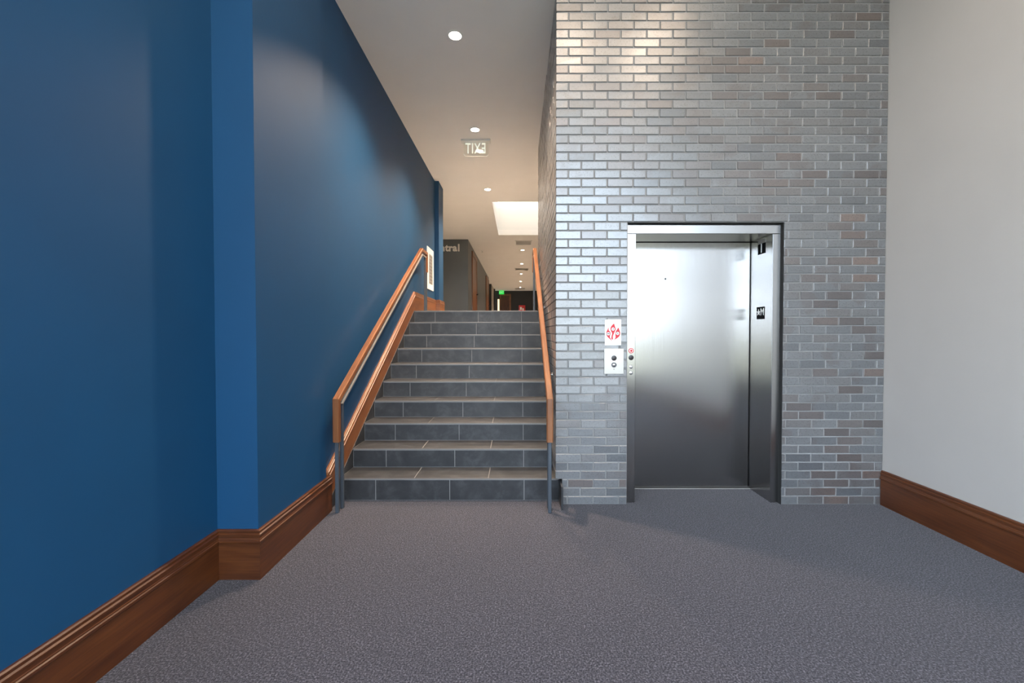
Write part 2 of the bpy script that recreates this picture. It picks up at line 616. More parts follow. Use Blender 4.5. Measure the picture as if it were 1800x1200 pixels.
# upper level: landing slab and the corridor walls
mb = MB().box(-5.0, X_RIGHT, Y_LAND + .30, 28, Z_LAND - .35, Z_LAND)
struct(obj('floor_landing', mb, M['pale_floor']), 'upper corridor floor at the top of the stairs', 'floor')
mb = MB().box(-5.2, -5.0, 7.7, 12.5, 0, CEIL)
struct(obj('wall_left_passage', mb, M['slate']), 'slate wall closing the side passage', 'wall')
mb = MB().box(-5.2, X_NEAR - T, 7.6, 7.75, 0, CEIL)
struct(obj('wall_left_passage_return', mb, M['slate']), 'slate return wall of the side passage', 'wall')
mb = MB().box(-5.2, -1.44, 12.3, 21.0, 0, CEIL)
struct(obj('wall_left_corridor', mb, M['slate'], grain=(0, 1, 0)), 'slate grey corridor wall carrying the white lettering', 'wall')
mb = MB().box(-5.2, -1.48, 23.8, 26.3, 0, CEIL)
wl = obj('wall_left_corridor_end', mb, M['offwhite'], grain=(0, 1, 0))
struct(wl, 'pale wall section near the corridor end', 'wall')
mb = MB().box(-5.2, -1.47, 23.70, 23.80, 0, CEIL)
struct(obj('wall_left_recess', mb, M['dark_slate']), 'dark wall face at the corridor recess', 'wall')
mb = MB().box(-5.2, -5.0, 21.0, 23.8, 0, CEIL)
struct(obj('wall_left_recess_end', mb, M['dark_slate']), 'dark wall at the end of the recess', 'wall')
mb = MB().box(-1.48, -1.40, 26.2, 26.4, Z_LAND, CEIL - .02)
struct(obj('trim_1', mb, M['dark_slate']), 'dark corner trim by the corridor end', 'trim')
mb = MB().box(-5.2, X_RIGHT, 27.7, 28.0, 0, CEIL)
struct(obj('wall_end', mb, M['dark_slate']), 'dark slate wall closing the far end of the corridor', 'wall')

# ------------------------------------------------------------------ brick wall
# elevator opening in the brickwork
OX0, OX1, OZ1 = .862, 2.096, 33 * CH
CUT_X, CUT_Z = .352, 3 * CH          # brick held back behind the first step
DP = .006                            # mortar set back from the brick faces
mb = MB()
yb0, yb1 = Y_BRICK + DP, 3.80
xb = X_BRICK + DP
mb.box(xb, OX0 + .004, yb0, yb1, CUT_Z, LOBBY)
mb.box(CUT_X + .004, OX0 + .004, yb0, yb1, 0, CUT_Z)
mb.box(OX1 - .004, X_RIGHT, yb0, yb1, 0, LOBBY)
mb.box(OX0 + .004, OX1 - .004, yb0, yb1, OZ1 - .002, LOBBY)
wall_front = struct(obj('wall_front', mb, M['mortar']), 'grey iron-spot brick wall around the steel elevator entrance', 'wall')
mb = MB().box(xb, .60, yb1, Y_BRICK_END - .02, 0, CEIL)
mb.box(.60, X_RIGHT, Y_BRICK_END - .3, Y_BRICK_END - .02, 0, CEIL)
wall_side = struct(obj('wall_right_stair', mb, M['mortar'], grain=(0, 1, 0)),
                   'side return of the brick wall running along the stairs', 'wall')


def brick_geo(w, d, h, seed):
    """brick with chamfered, slightly uneven front rim; origin at front-left-bottom, front face towards -y"""
    rnd = random.Random(seed)
    b = .0022
    j = lambda a: (rnd.random() - .5) * a
    v = [(0, d, 0), (w, d, 0), (w, d, h), (0, d, h),
         (j(.001), b, j(.001)), (w + j(.001), b, j(.001)), (w + j(.001), b, h + j(.001)), (j(.001), b, h + j(.001)),
         (b, j(.0012), b), (w - b, j(.0012), b), (w - b, j(.0012), h - b), (b, j(.0012), h - b)]
    f = [(0, 1, 5, 4), (1, 2, 6, 5), (2, 3, 7, 6), (3, 0, 4, 7),
         (4, 5, 9, 8), (5, 6, 10, 9), (6, 7, 11, 10), (7, 4, 8, 11), (8, 9, 10, 11)]
    return v, f


BH = CH - MJ
bricks = []       # (x, z, w, h, depth)
nrow = int(LOBBY / CH) + 1
for r in range(nrow):
    z0 = r * CH + MJ / 2
    h = min(BH, LOBBY - .002 - z0)
    if h < .015:
        continue
    half = (r % 2 == 0)
    x = X_BRICK
    first = True
    while x < X_RIGHT - .02:
        w = (BL / 2 if (half and first) else BL) - MJ
        depth = (.1937 if half else .0921) if first else .035
        a, b_ = x, min(x + w, X_RIGHT - .003)
        segs = [(a, b_)]
        if z0 < OZ1 - .01:
            segs = []
            if a < OX0:
                segs.append((a, min(b_, OX0)))
            if b_ > OX1:
                segs.append((max(a, OX1), b_))
        if r < 3:
            segs = [(max(s, CUT_X), e) for s, e in segs]
        for s, e in segs:
            if e - s > .018:
                dd = depth if (r >= 3 and s <= X_BRICK + 1e-6) else (.05 if (abs(e - OX0) < 1e-6 or abs(s - OX1) < 1e-6) else .035)
                bricks.append((s, z0, e - s, h, dd))
        x += w + MJ
        first = False

full = [i for i, q in enumerate(bricks) if abs(q[2] - (BL - MJ)) < 1e-4 and abs(q[3] - BH) < 1e-4 and abs(q[4] - .035) < 1e-6]
full.sort(key=lambda i: (bricks[i][0] + .1) ** 2 + (bricks[i][1] - EYE_Z) ** 2)
single = set(full[:300])
protos = []
for k in range(6):
    v, f = brick_geo(BL - MJ, .035, BH, k)
    me = bpy.data.meshes.new('brick')
    me.from_pydata(v, [], f)
    me.update()
    finish(me)
    me.materials.append(M['brick'])
    protos.append(me)
rest = MB()
rnd = random.Random(11)
for i, (x, z, w, h, d) in enumerate(bricks):
    dy = rnd.uniform(-.0016, .0016)
    ax, az = rnd.gauss(0, .006), rnd.gauss(0, .004)
    if i in single:
        o = bpy.data.objects.new('brick', rnd.choice(protos))
        COL.objects.link(o)
        o.parent = wall_front
        o.location = (x, Y_BRICK + dy, z)
        o.rotation_euler = (ax, 0, az)
    else:
        v, f = brick_geo(w, d, h, i)
        rest.add([(x + p[0], Y_BRICK + dy + p[1] + (p[0] - w / 2) * az - (p[2] - h / 2) * ax * -1, z + p[2]) for p in v], f)
o = obj('brick_field', rest, M['brick'], wall_front)
o['kind'] = 'stuff'

side = MB()
for r in range(int(CEIL / CH) + 1):
    z0 = r * CH + MJ / 2
    h = min(BH, CEIL - .002 - z0)
    if h < .015:
        continue
    half = (r % 2 == 0)
    y = Y_BRICK + (.1937 if half else .0921) + MJ
    if r < 3:
        continue
    while y < Y_BRICK_END - .01:
        L = min(BL - MJ, Y_BRICK_END - y)
        if L > .02:
            v, f = brick_geo(L, .035, h, r * 100 + int(y * 10))
            dx = rnd.uniform(-.0016, .0016)
            # front face towards -x: local x -> -y direction reversed
            side.add([(X_BRICK + dx + p[1], y + L - p[0], z0 + p[2]) for p in v], f)
        y += BL
o = obj('brick_field', side, M['brick'], wall_side)
o['kind'] = 'stuff'

# ------------------------------------------------------------------ baseboards
PROF_BOARD = [(0, 0), (.020, 0), (.020, .203), (0, .203)]
PROF_MOULD = [(0, .203), (.024, .203), (.026, .207), (.026, .217), (.0215, .221), (.0215, .226), (.0195, .229), (.0195, .243),
              (.0225, .246), (.0225, .253), (.015, .257), (.015, .262), (.0165, .264), (.0165, .270), (.011, .275), (0, .275)]


def baseboard(name, label, fn0, fn1, grain, mat='wood'):
    root = thing(name, label, 'baseboard', fn0(0, 0))
    struct(root, label, 'baseboard')
    obj('board', MB().loft([[fn0(t, z) for t, z in PROF_BOARD], [fn1(t, z) for t, z in PROF_BOARD]]), M[mat], root, grain)
    obj('moulding', MB().loft([[fn0(t, z) for t, z in PROF_MOULD], [fn1(t, z) for t, z in PROF_MOULD]]), M[mat], root, grain)
    return root


baseboard('baseboard_left', 'stained wooden baseboard along the near blue wall',
          lambda t, z: (X_NEAR + t, Y_BACK, z), lambda t, z: (X_NEAR + t, Y_PIER - t, z), (0, 1, 0))
baseboard('baseboard_left_pier', 'short stained wooden baseboard across the blue pier face',
          lambda t, z: (X_NEAR + t, Y_PIER - t, z), lambda t, z: (X_PIER + t, Y_PIER - t, z), (1, 0, 0))
baseboard('baseboard_left_stair', 'stained wooden baseboard from the pier to the stair foot',
          lambda t, z: (X_PIER + t, Y_PIER - t, z), lambda t, z: (X_PIER + t, 3.225, z), (0, 1, 0))
baseboard('baseboard_right', 'stained wooden baseboard along the off-white wall',
          lambda t, z: (X_RIGHT - t, Y_BACK, z), lambda t, z: (X_RIGHT - t, Y_BRICK - .004, z), (0, 1, 0))
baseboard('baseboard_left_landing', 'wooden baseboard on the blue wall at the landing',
          lambda t, z: (X_STAIR + t, 6.08, Z_LAND + z), lambda t, z: (X_STAIR + t, 7.56 - t, Z_LAND + z), (0, 1, 0), 'lit_stair_wood')
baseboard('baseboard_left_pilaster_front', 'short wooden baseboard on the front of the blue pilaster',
          lambda t, z: (X_STAIR + t, 7.56 - t, Z_LAND + z), lambda t, z: (-1.404 + t, 7.56 - t, Z_LAND + z), (1, 0, 0), 'lit_stair_wood')
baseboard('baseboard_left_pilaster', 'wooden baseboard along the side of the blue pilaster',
          lambda t, z: (-1.404 + t, 7.56 - t, Z_LAND + z), lambda t, z: (-1.404 + t, 8.01, Z_LAND + z), (0, 1, 0), 'lit_stair_wood')

# sloping trim beside the stairs
SL = RISE / GOING
nose = lambda y: Z_N1 + SL * (y - Y_N1)
TY0 = 3.205
TY1 = Y_N1 + (Z_LAND + .275 - .245 - Z_N1) / SL      # top edges meet the landing baseboard
root = thing('trim_2', 'sloping stained wooden trim climbing beside the steps', 'trim', (X_STAIR, TY0, 0))
struct(root, 'sloping stained wooden trim climbing beside the steps', 'trim')
H_T = .245
k = H_T / .275
sdir = (0, 1, SL)
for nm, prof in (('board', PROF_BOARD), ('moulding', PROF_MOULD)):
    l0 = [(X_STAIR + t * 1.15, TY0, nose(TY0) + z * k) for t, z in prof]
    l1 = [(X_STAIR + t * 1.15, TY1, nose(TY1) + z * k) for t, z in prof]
    obj(nm, MB().loft([l0, l1]), M['lit_stair_wood'], root, sdir)
# filler where slope turns level
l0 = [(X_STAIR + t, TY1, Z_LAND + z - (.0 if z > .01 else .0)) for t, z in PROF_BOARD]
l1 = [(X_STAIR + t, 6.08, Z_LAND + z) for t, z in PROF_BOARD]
obj('board', MB().loft([l0, l1]), M['lit_stair_wood'], root, (0, 1, 0))
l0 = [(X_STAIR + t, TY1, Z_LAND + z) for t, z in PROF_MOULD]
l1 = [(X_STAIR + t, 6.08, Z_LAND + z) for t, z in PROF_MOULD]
obj('moulding', MB().loft([l0, l1]), M['lit_stair_wood'], root, (0, 1, 0))

# ------------------------------------------------------------------ staircase
stairs = thing('staircase', 'ten-step staircase clad in charcoal tiles with pale grout', 'staircase', (-.6, Y_N1, 0))
XL, XR = -1.447, X_BRICK - .002
G = .0024       # half grout joint
TT = .010       # tile thickness
core = MB()
for n in range(1, NSTEP + 1):
    yn, zt = Y_N1 + (n - 1) * GOING, Z_N1 + (n - 1) * RISE
    xr = .335 if n == 1 else XR
    y_end = Y_N1 + n * GOING if n < NSTEP else Y_LAND + .32
    core.box(X_STAIR + .004, xr - .001, yn + .0015, y_end + .01, 0, zt - .0015)
obj('step_core', core, M['grout'], stairs)
RJ = [-1.158, -.554, .052]
TJ = [-.843, -.240]
for n in range(1, NSTEP + 1):
    yn, zt = Y_N1 + (n - 1) * GOING, Z_N1 + (n - 1) * RISE
    zb = 0 if n == 1 else zt - RISE
    xr = .335 if n == 1 else XR
    xs = [XL] + RJ + [xr]
    for a, b_ in zip(xs[:-1], xs[1:]):
        obj('riser_tile', MB().box(a + G, b_ - G, yn - .001, yn + TT, zb + G, zt - .018), M['tile'], stairs)
    y_end = yn + GOING if n < NSTEP else Y_LAND + .30
    xs = [XL] + TJ + [xr]
    for a, b_ in zip(xs[:-1], xs[1:]):
        obj('tread_tile', MB().box(a + G, b_ - G, yn - .004, y_end - .001 - G, zt - TT, zt), M['tile'], stairs)
    obj('nosing_strip', MB().box(XL, xr, yn - .008, yn - .0045, zt - .008, zt + .0005), M['trim_metal'], stairs)
    # tiled skirt at the wall side of this step, cut to the slope of the trim
    y0 = yn if n > 1 else TY0 + .02
    ye = yn + GOING
    if n < NSTEP:
        zz = zt
        pts = [(ye - .001, zz), (ye - .001, nose(ye) + .004), (yn, nose(yn) + .004), (yn, zz)]
        loop = lambda x: [(x, p[0], p[1]) for p in pts[:3]]
        obj('skirt_tile', MB().loft([loop(X_STAIR + .003), loop(XL)]), M['tile'], stairs)
obj('skirt_tile', MB().loft([[(x, 3.235, 0), (x, Y_N1 - .002, 0), (x, Y_N1 - .002, nose(Y_N1)), (x, 3.235, nose(3.235) + .003)]
                             for x in (X_STAIR + .003, XL)]), M['tile'], stairs)
obj('skirt_tile', MB().box(.336, .350, 3.225, 3.46, 0, Z_N1 - .004), M['tile'], stairs)

# ------------------------------------------------------------------ handrails
def handrail(label, x, s, brackets):
    """wooden rail with dropped ends on steel posts; s = +1 when the wall lies towards +x"""
    y0, z0 = 3.160, .868
    y1, z1 = 6.02, .868 + SL * (6.02 - 3.160)
    y2 = 6.36
    root = thing('handrail', label, 'handrail', (x, y0, 0), 'handrails of the staircase')
    hw, hd = .0245, .046           # half width, depth of the section
    c = .006

    def sec(p, up, fw):            # rail section: rectangle with eased edges; p is the top centre
        p, up = Vector(p), Vector(up)
        out = []
        for a, b_ in ((-hw, -c), (-hw + c, 0), (hw - c, 0), (hw, -c), (hw, -hd + c), (hw - c, -hd), (-hw + c, -hd), (-hw, -hd + c)):
            out.append(p + Vector((a, 0, 0)) + up * b_)
        return out
    ang = math.atan(SL)
    # rising part: mitred ends
    upv = Vector((0, 0, 1 / math.cos(ang)))
    m0 = Vector((0, math.tan((math.pi / 2 - ang) / 2) * -1, 0))
    def vert(dyfac):
        return [Vector((a, 0, 0)) for a in ()]
    # top-centre polyline of the outer edge: foot of drop -> lower bend -> upper bend -> end bend -> foot of end drop
    zd0, zd1 = .540, z1 - .30
    P = [Vector((x, y0, zd0)), Vector((x, y0, z0)), Vector((x, y1, z1)), Vector((x, y2, z1)), Vector((x, y2, zd1))]
    # inward offset directions (towards the inside of the bends) at each vertex, exact mitres
    dirs = [(P[i + 1] - P[i]).normalized() for i in range(4)]
    nrm = [Vector((0, d.z, -d.y)) for d in dirs]       # inside normal (turning over the top, inside is below/behind)
    offs = [nrm[0]]
    for i in range(1, 4):
        b_ = (nrm[i - 1] + nrm[i]).normalized()
        offs.append(b_ / b_.dot(nrm[i]))
    offs.append(nrm[3])
    loops = []
    for p, o_ in zip(P, offs):
        loops.append([p + Vector((a, 0, 0)) + o_ * (-b_) for a, b_ in
                      ((-hw, -c), (-hw + c, 0), (hw - c, 0), (hw, -c), (hw, -hd + c), (hw - c, -hd), (-hw + c, -hd), (-hw, -hd + c))])
    names = ('end_drop', 'rail', 'rail_level', 'end_drop')
    for i, nm in enumerate(names):
        obj(nm, MB().loft([loops[i], loops[i + 1]]), M['oak'], root, tuple(dirs[i]), smooth=False)
    # flat steel bar under the rail
    def bar_loop(i, d0, d1, w):
        p, o_ = P[i], offs[i]
        return [p + o_ * d0 + Vector((-w, 0, 0)), p + o_ * d0 + Vector((w, 0, 0)),
                p + o_ * d1 + Vector((w, 0, 0)), p + o_ * d1 + Vector((-w, 0, 0))]
    l = [bar_loop(1, .080, .096, .019), bar_loop(2, .080, .096, .019), bar_loop(3, .080, .096, .019)]
    obj('support_bar', MB().loft(l), M['bar'], root, tuple(dirs[1]))
    for k in range(7):
        f = (k + .5) / 7
        p = P[1] + (P[2] - P[1]) * f + nrm[1] * .063
        obj('bar_spacer', MB().tube([p - nrm[1] * .019, p + nrm[1] * .019], .007, 8), M['bar'], root)
    # posts
    pw = .0132
    obj('post', MB().cbox(x - pw, x + pw, y0 + .012, y0 + .012 + 2 * pw, 0, zd0 + .001, .003), M['post'], root)
    yb = y0 + .112
    obj('post', MB().cbox(x - pw, x + pw, yb - pw, yb + pw, 0, z0 + SL * (yb - y0) - .098, .003), M['post'], root)
    obj('post', MB().cbox(x - pw, x + pw, y2 - .012 - 2 * pw, y2 - .012, Z_LAND, zd1 + .001, .003), M['post'], root)
    obj('post', MB().cbox(x - pw, x + pw, y2 - .112 - pw, y2 - .112 + pw, Z_LAND, z1 - .092, .003), M['post'], root)
    for yb in brackets:
        zb = z0 + SL * (yb - y0) - .11
        xw = X_BRICK - .003
        br = obj('wall_bracket', MB().tube([(x, yb, zb + .012), (x + .012, yb, zb - .014), (xw - .02, yb, zb - .026), (xw, yb, zb - .026)], .006, 8),
                 M['chrome'], root, smooth=True)
        obj('rosette', MB().disc((xw, yb, zb - .026), (0, 1, 0), (0, 0, -1), [(.020, .0), (.020, .005), (.012, .009)], 16), M['chrome'], br)
    return root


handrail('wooden handrail on steel posts beside the blue stair wall', -1.368, -1, [])
handrail('wooden handrail on steel posts beside the brick wall', .243, 1, [3.62, 4.70, 5.75])

# ------------------------------------------------------------------ elevator
ev = thing('elevator', 'brushed stainless steel elevator entrance with closed sliding door', 'elevator', (1.48, 3.4, 0))
YF, YD = 3.375, 3.695
JX0, JX1 = .941, 2.030
HZ0, HZ1 = 2.152, 2.2255
ZU = (0, 0, 1)
obj('jamb', MB().cbox(OX0 + .001, JX0, YF, YD + .03, 0, HZ0 - .001, .0025), M['steel'], ev, (1, 0, 0))
obj('jamb', MB().cbox(JX1, OX1 - .004, YF, YD + .03, 0, HZ0 - .001, .0025), M['steel'], ev, (1, 0, 0))
obj('header', MB().cbox(OX0 + .001, OX1 - .004, YF, YD - .006, HZ0, HZ1, .0025), M['steel'], ev, (1, 0, 0))
# closed landing door: leading panel
dp = obj('door_panel', MB().cbox(JX0 - .03, JX1 - .006, YD, YD + .03, .016, HZ0 - .004, .002), M['steel'], ev, (1, 0, 0))
obj('release_keyhole', MB().disc((1.288, YD, 1.36 + (583 - 488) / 201), (1, 0, 0), (0, 0, 1), [(.0075, -.001), (.0075, .0022), (.005, .0025)], 14),
    M['black'], dp)
sill = obj('sill', MB().box(JX0, JX1, YD - .030, YD + .03, 0, .006), M['bar'], ev)
obj('sill_groove', MB().box(JX0, JX1, YD - .020, YD - .002, .006, .0066), M['black'], sill)
sh = obj('shaft_lining', MB().box(OX0 + .002, OX1 - .002, YD + .034, YD + .06, 0, HZ1), M['shaft'], ev)
obj('sealant_joint', MB().box(OX1 - .0065, OX1 - .0005, Y_BRICK + .003, YF + .02, 0, OZ1 - .002), M['shaft'], ev)
obj('sealant_joint', MB().box(OX0 + .001, OX1 - .0065, Y_BRICK + .004, YF + .02, HZ1 + .001, OZ1 - .0005), M['shaft'], ev)
# operating devices on the left jamb
bx = .906
cir = lambda x, z, prof, n=20, y=YF: MB().disc((x, y, z), (1, 0, 0), (0, 0, 1), prof, n)
ks = obj('fire_service_switch', cir(bx, 1.221, [(.0205, -.001), (.0205, .003), (.018, .0035)]), M['red'], ev)
obj('switch_ring', cir(bx, 1.221, [(.014, .003), (.014, .0048), (.011, .005)]), M['letter'], ks)
obj('switch_centre', cir(bx, 1.221, [(.010, .004), (.010, .0062), (.006, .0068)]), M['red'], ks)
obj('signal_lens', cir(bx, 1.166, [(.0205, -.001), (.0205, .003), (.015, .0045), (.004, .005)]), M['darklens'], ev, smooth=True)
for z in (1.092, 1.044):
    kb = obj('push_button', cir(bx, z, [(.0135, -.001), (.0135, .004), (.010, .006), (.004, .0065)]), M['chrome'], ev, smooth=True)
    obj('button_collar', cir(bx, z, [(.0165, -.001), (.0165, .0015)]), M['bar'], kb)
# plates on the right jamb reveal (face looks towards -x, reads towards the camera)
U, W = (0, -1, 0), (0, 0, 1)
pl = obj('floor_number_plate', MB().box(JX1 - .0022, JX1 + .001, 3.475, 3.582, 2.020, 2.104), M['plate_black'], ev)
text_mesh('numeral', '1', .105, (JX1 - .003, 3.530, 2.062), U, W, M['white'], pl, .001, .0015)
obj('braille_strip', MB().box(JX1 - .0018, JX1 + .001, 3.475, 3.582, 2.106, 2.138), M['bar'], ev)
pl = obj('star_level_plate', MB().box(JX1 - .0022, JX1 + .001, 3.478, 3.590, 1.478, 1.580), M['plate_black'], ev)
star = []
for q in range(10):
    rr = .030 if q % 2 == 0 else .0115
    t = math.pi / 2 + q * math.pi / 5
    star.append((rr * math.cos(t), rr * math.sin(t)))
obj('star', MB().poly(star, (JX1 - .0022, 3.561, 1.534), U, W, .0012), M['white'], pl)
text_mesh('letter', 'M', .082, (JX1 - .003, 3.508, 1.535), U, W, M['white'], pl, .001, .0012, xscale=.85)

# ------------------------------------------------------------------ signs by the elevator
UX, WZ = (1, 0, 0), (0, 0, 1)
ys = Y_BRICK - .0045
fs = thing('fire_notice', 'white fire notice with red flame emblem above the call panel', 'sign', (.751, ys, 1.266))
obj('plate', MB().cbox(.687, .8155, ys, ys + .0035, 1.266, 1.468, .001), M['paper'], fs)
FS = .1285 / 687.0        # sign drawing units: 687 px of a close look across the plate


def fpt(px, py):          # px, py in the close look; origin plate left / top
    return (.687 + (px - 190) * FS, 1.468 - (py - 90) * FS * (.202 / (1070 * FS)))


def fpoly(nm, pts, mat, t0, t1, parent):
    p = [fpt(*q) for q in pts]
    lo = [[(a, ys - d, b_) for a, b_ in p] for d in (t0, t1)]
    return obj(nm, MB().loft(lo), mat, parent)


def curve_pts(pts, n=6):   # closed Catmull-Rom through pts; a point given with a third value stays a corner
    out = []
    m = len(pts)
    for i in range(m):
        p0, p1, p2, p3 = pts[i - 1], pts[i], pts[(i + 1) % m], pts[(i + 2) % m]
        if len(p1) > 2:
            p0 = p1
        if len(p2) > 2:
            p3 = p2
        for k in range(n):
            t = k / n
            out.append(tuple(.5 * ((2 * p1[j]) + (-p0[j] + p2[j]) * t + (2 * p0[j] - 5 * p1[j] + 4 * p2[j] - p3[j]) * t * t +
                                   (-p0[j] + 3 * p1[j] - 3 * p2[j] + p3[j]) * t ** 3) for j in range(2)))
    return out


fl1 = curve_pts([(345, 395, 1), (300, 500), (250, 620), (262, 750), (340, 850), (430, 930), (520, 1040, 1), (455, 910), (405, 830), (410, 760),
                 (430, 660), (400, 580), (350, 520)])
fl2 = curve_pts([(575, 250, 1), (490, 320), (425, 430), (440, 560), (490, 660), (470, 770), (455, 880), (500, 935, 1), (530, 900), (530, 780),
                 (570, 680), (610, 590), (645, 490), (620, 390)])
fl3 = curve_pts([(755, 405, 1), (700, 500), (645, 590), (625, 720), (635, 830), (580, 930), (520, 1040, 1), (600, 930), (700, 870), (800, 780),
                 (838, 660), (815, 560)])
for nm, pts in (('flame', fl1), ('flame', fl2), ('flame', fl3)):
    fpoly(nm, pts, M['red'], 0, .0006, fs)
for (cx, cy, s) in ((335, 680, 'a'), (535, 485, '?'), (725, 665, 'b')):
    n = 20
    circle = [(cx + 66 * math.cos(2 * math.pi * q / n), cy + 64 * math.sin(2 * math.pi * q / n)) for q in range(n)]
    ring = [(cx + 76 * math.cos(2 * math.pi * q / n), cy + 74 * math.sin(2 * math.pi * q / n)) for q in range(n)]
    fpoly('emblem_ring', ring, M['grey_print'], .0004, .0008, fs)
    fpoly('emblem_disc', circle, M['paper'], .0006, .0011, fs)
    if s == '?':
        pts = [(500, 450), (560, 445), (570, 480), (545, 500), (535, 530), (515, 530), (525, 490), (545, 470), (500, 470)]
    elif s == 'a':
        pts = [(275, 670), (320, 655), (395, 660), (400, 685), (350, 700), (280, 690)]
    else:
        pts = [(675, 625), (700, 620), (770, 690), (755, 705), (725, 690), (690, 650)]
    fpoly('emblem_mark', pts, M['grey_print'], .001, .0013, fs)
fpoly('print_line', [(220, 193), (850, 193), (850, 205), (220, 205)], M['bar'], 0, .0004, fs)
fpoly('print_line', [(420, 1112), (600, 1112), (600, 1128), (420, 1128)], M['bar'], 0, .0004, fs)

cp = thing('call_panel', 'brushed metal elevator call panel with one push button', 'panel', (.759, ys, 1.04))
fp = obj('face_plate', MB().cbox(.682, .836, ys - .002, ys + .0035, 1.040, 1.239, .0012), M['plate'], cp)
cy = ys - .002
obj('signal_lens', cir(.759, 1.165, [(.0205, -.001), (.0205, .003), (.015, .0045), (.004, .005)], y=cy), M['darklens'], cp, smooth=True)
cb = obj('push_button', cir(.759, 1.111, [(.0115, -.001), (.0115, .006), (.009, .0075), (.003, .008)], y=cy), M['chrome'], cp, smooth=True)
obj('button_collar', cir(.759, 1.111, [(.0205, -.001), (.0205, .003), (.017, .0042), (.012, .0042)], y=cy), M['grey_print'], cb)
obj('keyhole', cir(.759, 1.077, [(.0032, -.001), (.0032, .001)], 10, y=cy), M['black'], cp)

# ------------------------------------------------------------------ framed notice on the stair wall
nt_ = thing('framed_notice', 'white framed notice hung on blue wall at the stair top', 'notice', (X_STAIR, 7.11, 2.07))
px0, px1 = X_STAIR + .001, X_STAIR + .016
obj('backing_board', MB().cbox(px0, px1, 6.87, 7.36, 2.075, 2.765, .003), M['paper'], nt_, (0, 1, 0))
obj('printed_sheet', MB().box(px1 - .001, px1 + .0012, 6.98, 7.26, 2.17, 2.66), M['bar'], nt_, (0, 1, 0))
for q in range(9):
    z = 2.64 - q * .055
    obj('text_line', MB().box(px1, px1 + .002, 7.0 + .02 * (q % 2), 7.24 - .03 * (q % 3), z - .026, z), M['notice_print'], nt_, (0, 1, 0))

# ------------------------------------------------------------------ ceiling fittings
def downlight(x, y, label, group, watts=DOWNLIGHT_W, zc=CEIL):
    root = thing('downlight', label, 'downlight', (x, y, zc), group)
    D = ((1, 0, 0), (0, -1, 0))      # axis points down
    obj('trim_ring', MB().disc((x, y, zc), *D, [(.070, -.0005), (.070, .003), (.056, .006), (.054, .0)], 32), M['white'], root, smooth=True)
    obj('lens', MB().disc((x, y, zc), *D, [(.054, .0005), (.054, .003)], 32), M['lamp'], root)
    ld = bpy.data.lights.new('lamp', 'SPOT')
    ld.energy = watts
    ld.color = WARM
    ld.spot_size = R(124) if zc == CEIL else R(165)
    ld.spot_blend = 1.0
    ld.shadow_soft_size = .05 if zc == CEIL else .2
    lo = bpy.data.objects.new('lamp', ld)
    COL.objects.link(lo)
    lo.location = (x, y, zc - .012)
    attach(lo, root)
    return root


LX = -.565
for x, where in ((-.4, 'nearest the blue wall'), (.65, 'in the middle'), (1.7, 'nearest the off-white wall')):
    downlight(x, 1.2, 'round recessed downlight in the lobby ceiling, ' + where, 'downlights in the lobby', 125.0, LOBBY)
downlight(LX, 3.87, 'round white recessed downlight above the foot of the stairs', 'downlights over the staircase')
downlight(LX, 5.65, 'round recessed downlight just before the hanging clear exit sign', 'downlights over the staircase')
downlight(LX, 8.00, 'round recessed downlight between the clear exit sign and the light well', 'downlights over the staircase')
downlight(-2.5, 10.7, 'added unseen downlight over the side passage, brightening the lettered wall', 'downlights along the corridor', 110.0)  # added lamp hidden by the pilaster, brightens the lettered wall
for k, (y, lab) in enumerate(((13.9, 'small recessed downlight just beyond the first ceiling grille'),
                              (16.7, 'small recessed downlight just before the second ceiling grille'),
                              (19.6, 'small recessed downlight just beyond the second ceiling grille'),
                              (22.5, 'small recessed downlight halfway between the second and third ceiling grilles'),
                              (25.5, 'small recessed downlight just before the third ceiling grille'))):
    downlight(.16, y, lab, 'downlights along the corridor', 190.0)

# light well in the ceiling
lw = thing('light_well', 'bright white rectangular light well set into the ceiling', 'skylight', ((WX0 + WX1) / 2, WY0, CEIL))
hz = CEIL + .75
obj('well_side', MB().box(WX0 - .02, WX0, WY0, WY1, CEIL + .151, hz), M['white'], lw)
obj('well_side', MB().box(WX1, WX1 + .02, WY0, WY1, CEIL + .151, hz), M['white'], lw)
obj('well_side', MB().box(WX0 - .02, WX1 + .02, WY0 - .02, WY0, CEIL + .151, hz), M['white'], lw)
obj('well_side', MB().box(WX0 - .02, WX1 + .02, WY1, WY1 + .02, CEIL + .151, hz), M['white'], lw)
obj('diffuser', MB().box(WX0 - .02, WX1 + .02, WY0 - .02, WY1 + .02, hz, hz + .02), M['lamp_white'], lw)

